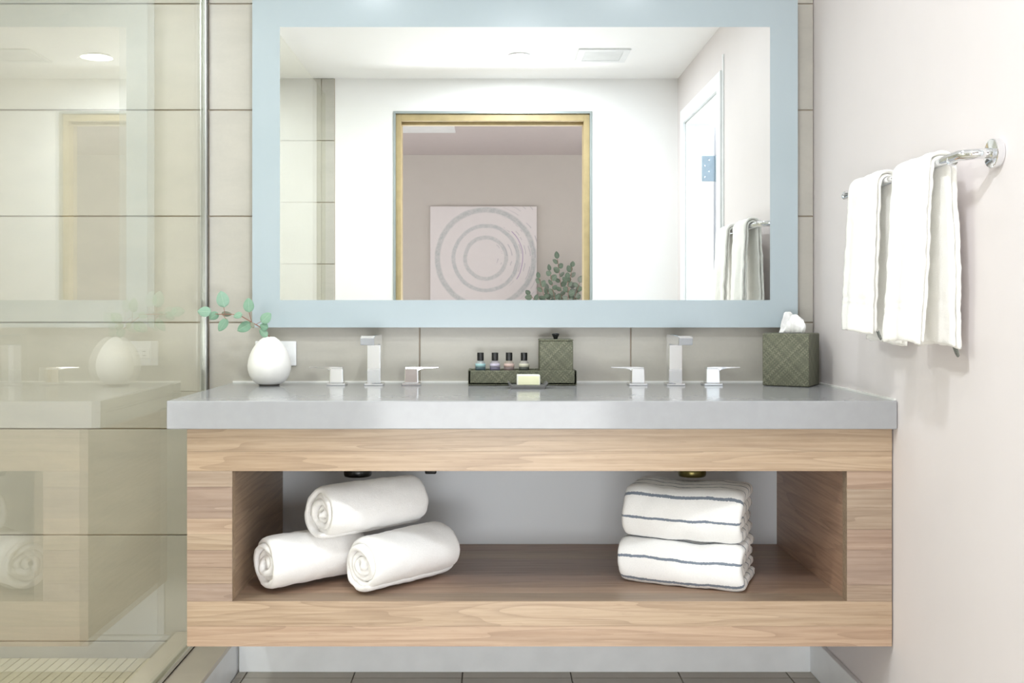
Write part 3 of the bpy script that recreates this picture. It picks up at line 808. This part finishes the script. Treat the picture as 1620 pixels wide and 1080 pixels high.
# soap on its dish
dy = 2.72
sd = thing('soap_dish', 'flat slate-grey soap dish in front of the woven tray', 'dish', (.100, dy, TZ))
poly = [(.100-.044, TZ), (.100+.044, TZ), (.100+.0525, TZ+.015), (.100+.0525, TZ+.0175), (.100+.049, TZ+.0175), (.100+.042, TZ+.009), (.100-.042, TZ+.009), (.100-.049, TZ+.0175), (.100-.0525, TZ+.0175), (.100-.0525, TZ+.015)]
b = prism(poly, 'y', dy-.035, dy+.035)
obj('dish_body', b, 'slate', sd, bevel=.0012)
so = thing('soap_bar', 'cream boxed soap bar lying on the slate dish', 'soap', (.102, dy, TZ+.009))
obj('soap_box', bx(.0715, .1325, dy-.022, dy+.022, TZ+.0092, TZ+.036, bev=.002), 'soap_wrap', so)
obj('front_label', bx(.0745, .1305, dy-.0226, dy-.0215, TZ+.0105, TZ+.0335), 'soap_cream', so)

# ------------------------------------------------------------------ tissue box
ang = -R(30.6); c0 = Vector((.746, 2.804)); ex = Vector((math.cos(ang), math.sin(ang))); ey = Vector((-ex.y, ex.x))
ctr = c0+ex*.0628+ey*.06
tb = thing('tissue_box', 'woven olive-green cube tissue box in the counter corner', 'tissue box', (ctr.x, ctr.y, TZ), ang)
b = bx(-.0628, .0628, -.06, .06, .001, .144, bev=.0035)
box = obj('woven_cover', b, 'woven_green', tb, world=False)
cut(box, [])
obj('slot_liner', bx(-.032, .032, -.014, .014, .1435, .1446), 'dark_slot', tb, world=False)
def tissue_sheet(top, y0, bulge, seed):
    xs_ = np.linspace(0, 1, 22); G = np.zeros((22, 14, 3))
    tx_ = [p[0]*1.15 for p in top]; tz_ = [p[1]*1.12 for p in top]; n = len(top)
    for j, u in enumerate(xs_):
        X1 = np.interp(u, np.linspace(0, 1, n), tx_); Z1 = np.interp(u, np.linspace(0, 1, n), tz_)
        X0 = (u-.5)*.055+seed*.004
        for i, v in enumerate(np.linspace(0, 1, 14)):
            G[j, i] = (X0+(X1-X0)*v**.8, y0+bulge*math.sin(v*math.pi*.9)*math.sin(u*math.pi)+.003*math.sin(u*17+seed*3)*v+.002*math.sin(u*31+v*6), .142+(Z1)*v)
    return (G, .0012, None)
S1 = tissue_sheet([(-.031, .002), (-.024, .030), (-.0175, .0535), (-.004, .055), (.001, .050), (.002, .012)], .006, .012, 0)
S2 = tissue_sheet([(-.018, .002), (-.008, .026), (.002, .046), (.016, .0485), (.030, .034), (.037, .022), (.034, .003)], -.006, -.014, 1)
cloth('tissue_sheet', [S1, S2], 'tissue', tb, .0008, 60)

# ------------------------------------------------------------------ rolled towels
def roll(center, ang, L, rad, seed, end_ang, pitch=.0150, squash=.96, lab=''):
    t = thing('rolled_towel', lab, 'towel', (center[0], center[1], center[2]-rad*squash), ang, 'rolled white towels in the vanity')
    r0 = .006; turns = (rad-r0-pitch*.45)/pitch
    th = np.linspace(0, turns*2*math.pi, int(turns*44)); r = r0+pitch*th/(2*math.pi)
    ph = end_ang-turns*2*math.pi
    r = r-pitch*.55*np.clip((th-th[-1]+1.3)/1.3, 0, 1)**1.5
    x2 = r*np.cos(th+ph); z2 = r*np.sin(th+ph)*squash+rad*squash
    wob = 1+.02*np.sin(3*(th+ph)+seed)
    # loosened tail of the outer layer
    J = 30; s = np.concatenate([[0, .004, .009, .015], np.linspace(.03, L-.03, J-8), [L-.015, L-.009, L-.004, L]])
    C = np.zeros((len(s), len(th), 3))
    for j, a in enumerate(s):
        e = min(a, L-a); tap = 1-.05*math.exp(-(e/.012)**2)
        shift = .006*(np.sin(th*.5+seed*1.7)) + .004*np.cos(th*1.3+seed)        # layers end unevenly
        k = 1+.015*math.sin(a*18+seed*2)
        C[j, :, 0] = a + shift*(1-2*a/L)
        C[j, :, 1] = -x2*wob*tap*k
        C[j, :, 2] = (z2-rad*squash)*tap*k*wob+rad*squash
    # flatten against the shelf
    C[:, :, 2] = np.maximum(C[:, :, 2], pitch*.5+.001)
    cloth('terry_roll', [(C, pitch*1.0, None)], 'terry_white', t, .0011, 45, seed)
    return t
SHZ = IZ0
def dirv(a): return Vector((math.cos(a), math.sin(a)))
roll((-.533, 2.428, SHZ+.068), R(40), .25, .071, 1, R(215), lab='rolled white towel against the left wall of the shelf, under another roll')
roll((-.303, 2.412, SHZ+.0705), R(47), .275, .0735, 2, R(-62), lab='rolled white towel lying in front at the base of the roll pile')
roll((-.404, 2.448, SHZ+.186), R(42), .285, .072, 3.2, R(-75), lab='rolled white towel on top of the pile of rolls')

# ------------------------------------------------------------------ folded striped towels
def folded(loc, ang, W, D, Hh, seed, lab, uvoff):
    t = thing('folded_towel', lab, 'towel', loc, ang, 'folded striped towels on the vanity shelf')
    th = Hh/4*1.0; sheets = []
    for lay, (hc, fr) in enumerate(((Hh/2-th/2, 0), (Hh/2-th*1.5, th*1.02))):
        pts = [(D, Hh/2-hc)]
        for k in np.linspace(-90, 90, 26):
            a = R(k); e = 2.6
            cx_ = math.copysign(abs(math.cos(a))**(2/e), math.cos(a)); sx_ = math.copysign(abs(math.sin(a))**(2/e), math.sin(a))
            pts.append((fr+th/2+hc*.62-hc*.62*cx_, Hh/2+hc*sx_))
        pts.append((D-.004*lay, Hh/2+hc))
        P, arc = path_resample(pts, .006)
        s = np.concatenate([[0, .004, .010], np.linspace(.02, W-.02, 26), [W-.010, W-.004, W]])
        C = np.zeros((len(s), len(P), 3))
        for j, a in enumerate(s):
            e = min(a, W-a)
            sag = .004*math.sin(a/W*math.pi*2+seed)+.003*math.sin(a*40+seed*3)
            C[j, :, 0] = a-W/2+.003*np.sin(P[:, 1]*60+seed)
            C[j, :, 1] = P[:, 0]+.002*math.sin(a*22+seed)*(1 if lay == 0 else .6)
            C[j, :, 2] = Hh/2+(P[:, 1]-Hh/2)*(1-.07*math.exp(-(e/.012)**2))+sag*.5*(P[:, 1]/Hh)
        sheets.append((C, th*1.02, arc+uvoff))
    cloth('terry_fold', sheets, 'terry_striped', t, .0014, 26, seed)
    return t
fa = -R(22); fx0 = Vector((.453, 2.462))
folded((fx0.x, fx0.y, SHZ), fa, .300, .20, .108, 1, 'folded white towel with thin grey-blue stripes, lower of the stack of two', -.031)
folded((fx0.x+.005, fx0.y+.006, SHZ+.1095), fa, .286, .195, .126, 2, 'folded white towel with thin grey-blue stripes, on top of the stack of two', -.007)

# ------------------------------------------------------------------ towel bar and hanging towels
BX_, BZ_ = .870, 1.315; BY0, BY1 = 1.872, 2.525
tbar = thing('towel_bar', 'chrome towel bar with round flanges on the white side wall', 'towel bar', (XR, 2.2, BZ_))
pts = bend([(XR-.004, BY0, BZ_+.005), (BX_, BY0, BZ_+.005), (BX_, BY1, BZ_-.003), (XR-.004, BY1, BZ_-.003)], .022, 1)
obj('bar', tube(pts, .0098, 20), 'chrome', tbar, smooth=True)
for y, z in ((BY0, BZ_+.005), (BY1, BZ_-.003)):
    bm = lathe([(0,0), (.0265,0), (.0268,.001), (.0268,.013), (.0258,.0145), (.012,.015), (0,.015)], (0,0,0), 36, caps=False)
    bmesh.ops.rotate(bm, verts=bm.verts, matrix=Matrix.Rotation(R(-90), 3, 'Y')); bmesh.ops.translate(bm, verts=bm.verts, vec=(XR-.0003, y, z))
    obj('flange', bm, 'chrome', tbar, smooth=False, bevel=.0008)
for y in (BY0+.055, BY1-.03):
    obj('collar', tube([(BX_, y-.0015, BZ_), (BX_, y+.0015, BZ_)], .0105, 20), 'chrome', tbar)

def hang(lab, y_front, y_back, z_front, z_back, seed, tag_at):
    """towel folded lengthwise over the bar: the room side hangs over y_front, the wall side over y_back (near, far)"""
    t = thing('hand_towel', lab, 'towel', (BX_, (y_front[0]+y_front[1])/2, z_front), 0, 'white hand towels on the towel bar')
    org = Vector(t.location); sheets = []
    for lay in (0, 1):
        r = .0098+.0045+.009*(1-lay); th = .0088
        pts = [(-r-.004, z_front+.004*lay-BZ_)]
        pts += [(-r-.002, -.12), (-r, -.02)]
        for k in range(0, 13): a = R(180-15*k); pts.append((r*math.cos(a), r*math.sin(a)))
        pts += [(r, -.02), (r+.003, -.12), (r+.004, z_back+.004*lay-BZ_)]
        P, arc = path_resample(pts, .0045)
        n = len(P); top = np.argmax(P[:, 1]); w = np.clip((np.arange(n)-top)/(n*.12)+.5, 0, 1)
        J = 26; C = np.zeros((J, n, 3))
        for j in range(J):
            u = j/(J-1); inset = .004*lay
            yf = y_front[0]+inset+(y_front[1]-y_front[0]-2*inset)*u; yb = y_back[0]+inset+(y_back[1]-y_back[0]-2*inset)*u
            drop = np.clip(-P[:, 1]/.33, 0, 1)
            yy = yf*(1-w)+yb*w
            mid = (y_front[0]+y_front[1])/2
            yy = mid+(yy-mid)*(1-.05*(1-drop))
            ripple = (.006*math.sin(u*7.5+seed)+.003*math.sin(u*15+seed*2))*drop
            side = np.where(np.arange(n) < top, -1, 1)
            C[j, :, 0] = BX_+P[:, 0]+np.where(side < 0, ripple-.014*drop, ripple*.5+.004*drop)
            C[j, :, 1] = yy+.004*np.sin(P[:, 1]*22+seed)*drop
            C[j, :, 2] = BZ_+P[:, 1]-.004*math.sin(u*5+seed)*drop
        total = arc[-1]; uv = np.minimum(arc, total-arc)
        tha = th*(1-.45*np.exp(-((uv-.060)/.004)**2)-.45*np.exp(-((uv-.074)/.004)**2)) if lay == 0 else th
        sheets.append((C-np.array(org), tha, uv))
    cloth('terry_drape', sheets, 'terry_hang', t, .0011, 40, seed)
    x, y, z = tag_at
    tg = cloth('care_tag', [(np.array([[(x+.002*i, y+.022*j/5+.003*i*0, z-.006*i-.004*math.sin(j*.8)) for i in range(4)] for j in range(6)])-np.array(org), .0012, None)], 'tag_grey', t, .0004, 50)
    return t
hang('white hand towel on the towel bar, nearest the tiled corner', (2.236, 2.418), (2.225, 2.430), .986, .960, 1, (.850, 2.236, .990))
hang('white hand towel on the towel bar, nearest the bent end by the camera', (1.972, 2.155), (1.960, 2.155), .970, .962, 2.3, (.905, 1.985, .964))

# ------------------------------------------------------------------ ceiling fittings
def downlight(x, y, lab, watt=3.5):
    d = thing('downlight', lab, 'ceiling light', (x, y, CZ), group='recessed ceiling downlights')
    obj('trim_ring', lathe([(.034,-.001), (.036,-.004), (.046,-.004), (.050,-.0002), (.034,-.0002)], (x, y, CZ), 36, caps=False), 'vent_white', d, smooth=True)
    obj('lamp_lens', lathe([(0,-.002), (.034,-.002), (.034,-.0004), (0,-.0004)], (x, y, CZ), 32, caps=False), 'lamp_glow', d)
    l = bpy.data.lights.new('downlight_lamp', 'AREA'); l.shape = 'DISK'; l.size = .12; l.energy = watt; l.color = (.91, .965, 1)
    lo = bpy.data.objects.new('downlight_lamp', l); COL.objects.link(lo); lo.parent = d; lo.location = (0, 0, -.012)
downlight(.133, 1.20, 'round recessed downlight in the bathroom ceiling, seen in the mirror', 18)
for x, y, q, w_ in ((-.40, 2.25, 'over the sink beside the egg vase', 2.6), (.48, 2.25, 'over the sink nearest the tissue box', 1.6), (-1.25, 1.75, 'inside the shower', 28)):  # unseen extra downlights, added to brighten the vanity and the shower
    downlight(x, y, 'added unseen downlight in the bathroom ceiling '+q, w_)
vt = thing('ceiling_vent', 'square white ceiling vent next to the downlight, seen in the mirror', 'vent', (.505, 1.20, CZ))
x, y, q, z = .505, 1.20, .115, CZ
b = bx(x-q, x+q, y-q, y-q+.03, z-.006, z-.0002); bx(x-q, x+q, y+q-.03, y+q, z-.006, z-.0002, b); bx(x-q, x-q+.03, y-q+.03, y+q-.03, z-.006, z-.0002, b); bx(x+q-.03, x+q, y-q+.03, y+q-.03, z-.006, z-.0002, b)
obj('vent_frame', b, 'vent_white', vt)
obj('duct', bx(x-q+.03, x+q-.03, y-q+.03, y+q-.03, z-.0008, z-.0002), 'trim_white', vt)
for k in range(7):
    yy = y-.072+k*.024
    obj('slat', prism([(yy-.008, z-.005), (yy+.006, z-.0012), (yy+.008, z-.0022), (yy-.006, z-.006)], 'x', x-.084, x+.084), 'vent_white', vt)

# ------------------------------------------------------------------ bedroom seen in the mirror
pt = thing('painting', 'square abstract canvas of grey rings on the bedroom wall, seen in the mirror', 'painting', (-.0575, -3.47, 1.01))
obj('canvas', bx(-.538, .423, -3.469, -3.43, 1.01, 1.971, bev=.002), 'painting_rings', pt)
# access panel in the bedroom ceiling
ap = thing('ceiling_panel', 'white access panel in the bedroom ceiling, seen in the mirror', 'panel', (-.70, -2.05, BZ))
b = bx(-1.1, -.27, -2.25, -1.80, BZ-.012, BZ-.0002, bev=.002)
obj('panel_leaf', b, 'trim_white', ap)
# console table with the plant
tx0, tx1, ty0, ty1 = .05, 1.25, -3.40, -3.02
co = thing('console_table', 'brown wooden console table under the ring painting', 'table', (.65, -3.2, 0))
obj('table_top', bx(tx0, tx1, ty0, ty1, .74, .775, bev=.003), 'console_wood', co)
for lx in (tx0+.02, tx1-.06):
    for ly in (ty0+.02, ty1-.06): obj('leg', bx(lx, lx+.04, ly, ly+.04, 0, .74), 'console_wood', co)
pc = (.64, -3.17, .775)
pv = thing('vase', 'grey pottery vase of eucalyptus on the console table', 'vase', pc)
obj('body', lathe([(0,0), (.045,0), (.06,.03), (.065,.08), (.05,.13), (.03,.16), (.034,.175), (.028,.172), (.025,.155), (.04,.12), (.05,.08), (0,.01)], pc, 36, caps=False), 'pottery', pv, smooth=True)
bp = thing('eucalyptus_bunch', 'tall bunch of eucalyptus before the ring painting, seen in the mirror', 'plant', (pc[0], pc[1], .93))
VD = 5.8+3.17
def MP(u, v, dy=0): 
    D_ = VD-dy
    return Vector(((u-775)/1620*D_, 5.8-D_, 1.033-(v-491)/1620*D_))
rng = random.Random(3)
root = Vector((pc[0], pc[1], .93))
ends = [((882,409), 0), ((870,428), .03), ((905,422), -.03), ((917,447), .02), ((853,440), .05), ((838,466), .06), ((914,462), -.05), ((866,458), -.02), ((898,440), .06)]
lm = [leaf_mesh('leaf', .066, .056, m='eucalyptus_dark'), leaf_mesh('leaf', .058, .040, m='eucalyptus_dark'), leaf_mesh('leaf', .052, .048, m='eucalyptus_dark')]
fork = MP(882, 462)
for k, (uv, dy_) in enumerate(ends):
    e = MP(uv[0], uv[1], dy_)
    mid = Vector((root.x+(e.x-root.x)*.75, root.y+(e.y-root.y)*.6, root.z+(e.z-root.z)*.42))+Vector((rng.uniform(-.02,.02), rng.uniform(-.03,.03), .03))
    if uv[0] < 845: mid = root.lerp(e, .55)+Vector((.02, 0, -.05))
    if k == 0: P = [root-Vector((0,0,.09)), root, root.lerp(e, .5)+Vector((.01,0,0)), e]
    else: P = [root-Vector((0,0,.06)), mid, e]
    P = bend(P, .06, 5)
    obj('stem', tube(P, .0022, 6), 'stem_brown', bp, smooth=True)
    n = len(P); seg = [(b_-a_).length for a_, b_ in zip(P, P[1:])]
    cnt = 12 if k == 0 else 9
    for q_ in range(cnt):
        t = 1-q_*(.062 if k == 0 else .08)
        want = t*sum(seg); i0 = 0
        while i0 < n-2 and want > seg[i0]: want -= seg[i0]; i0 += 1
        pos = P[i0].lerp(P[i0+1], min(1, want/seg[i0]))
        tdir = (P[i0+1]-P[i0]).normalized()
        sgn = -1 if q_ % 2 else 1
        d = (tdir*.45+Vector((sgn*rng.uniform(.5,1), rng.uniform(-.25,.25), rng.uniform(-.3,.6)))).normalized()
        if q_ == 0: d = tdir
        lo = bpy.data.objects.new('leaf', lm[(k+q_) % 3]); COL.objects.link(lo); lo.parent = bp; lo.location = pos-root
        aim_leaf(lo, d, Vector((0,1,0)), rng.uniform(-.7, .7))
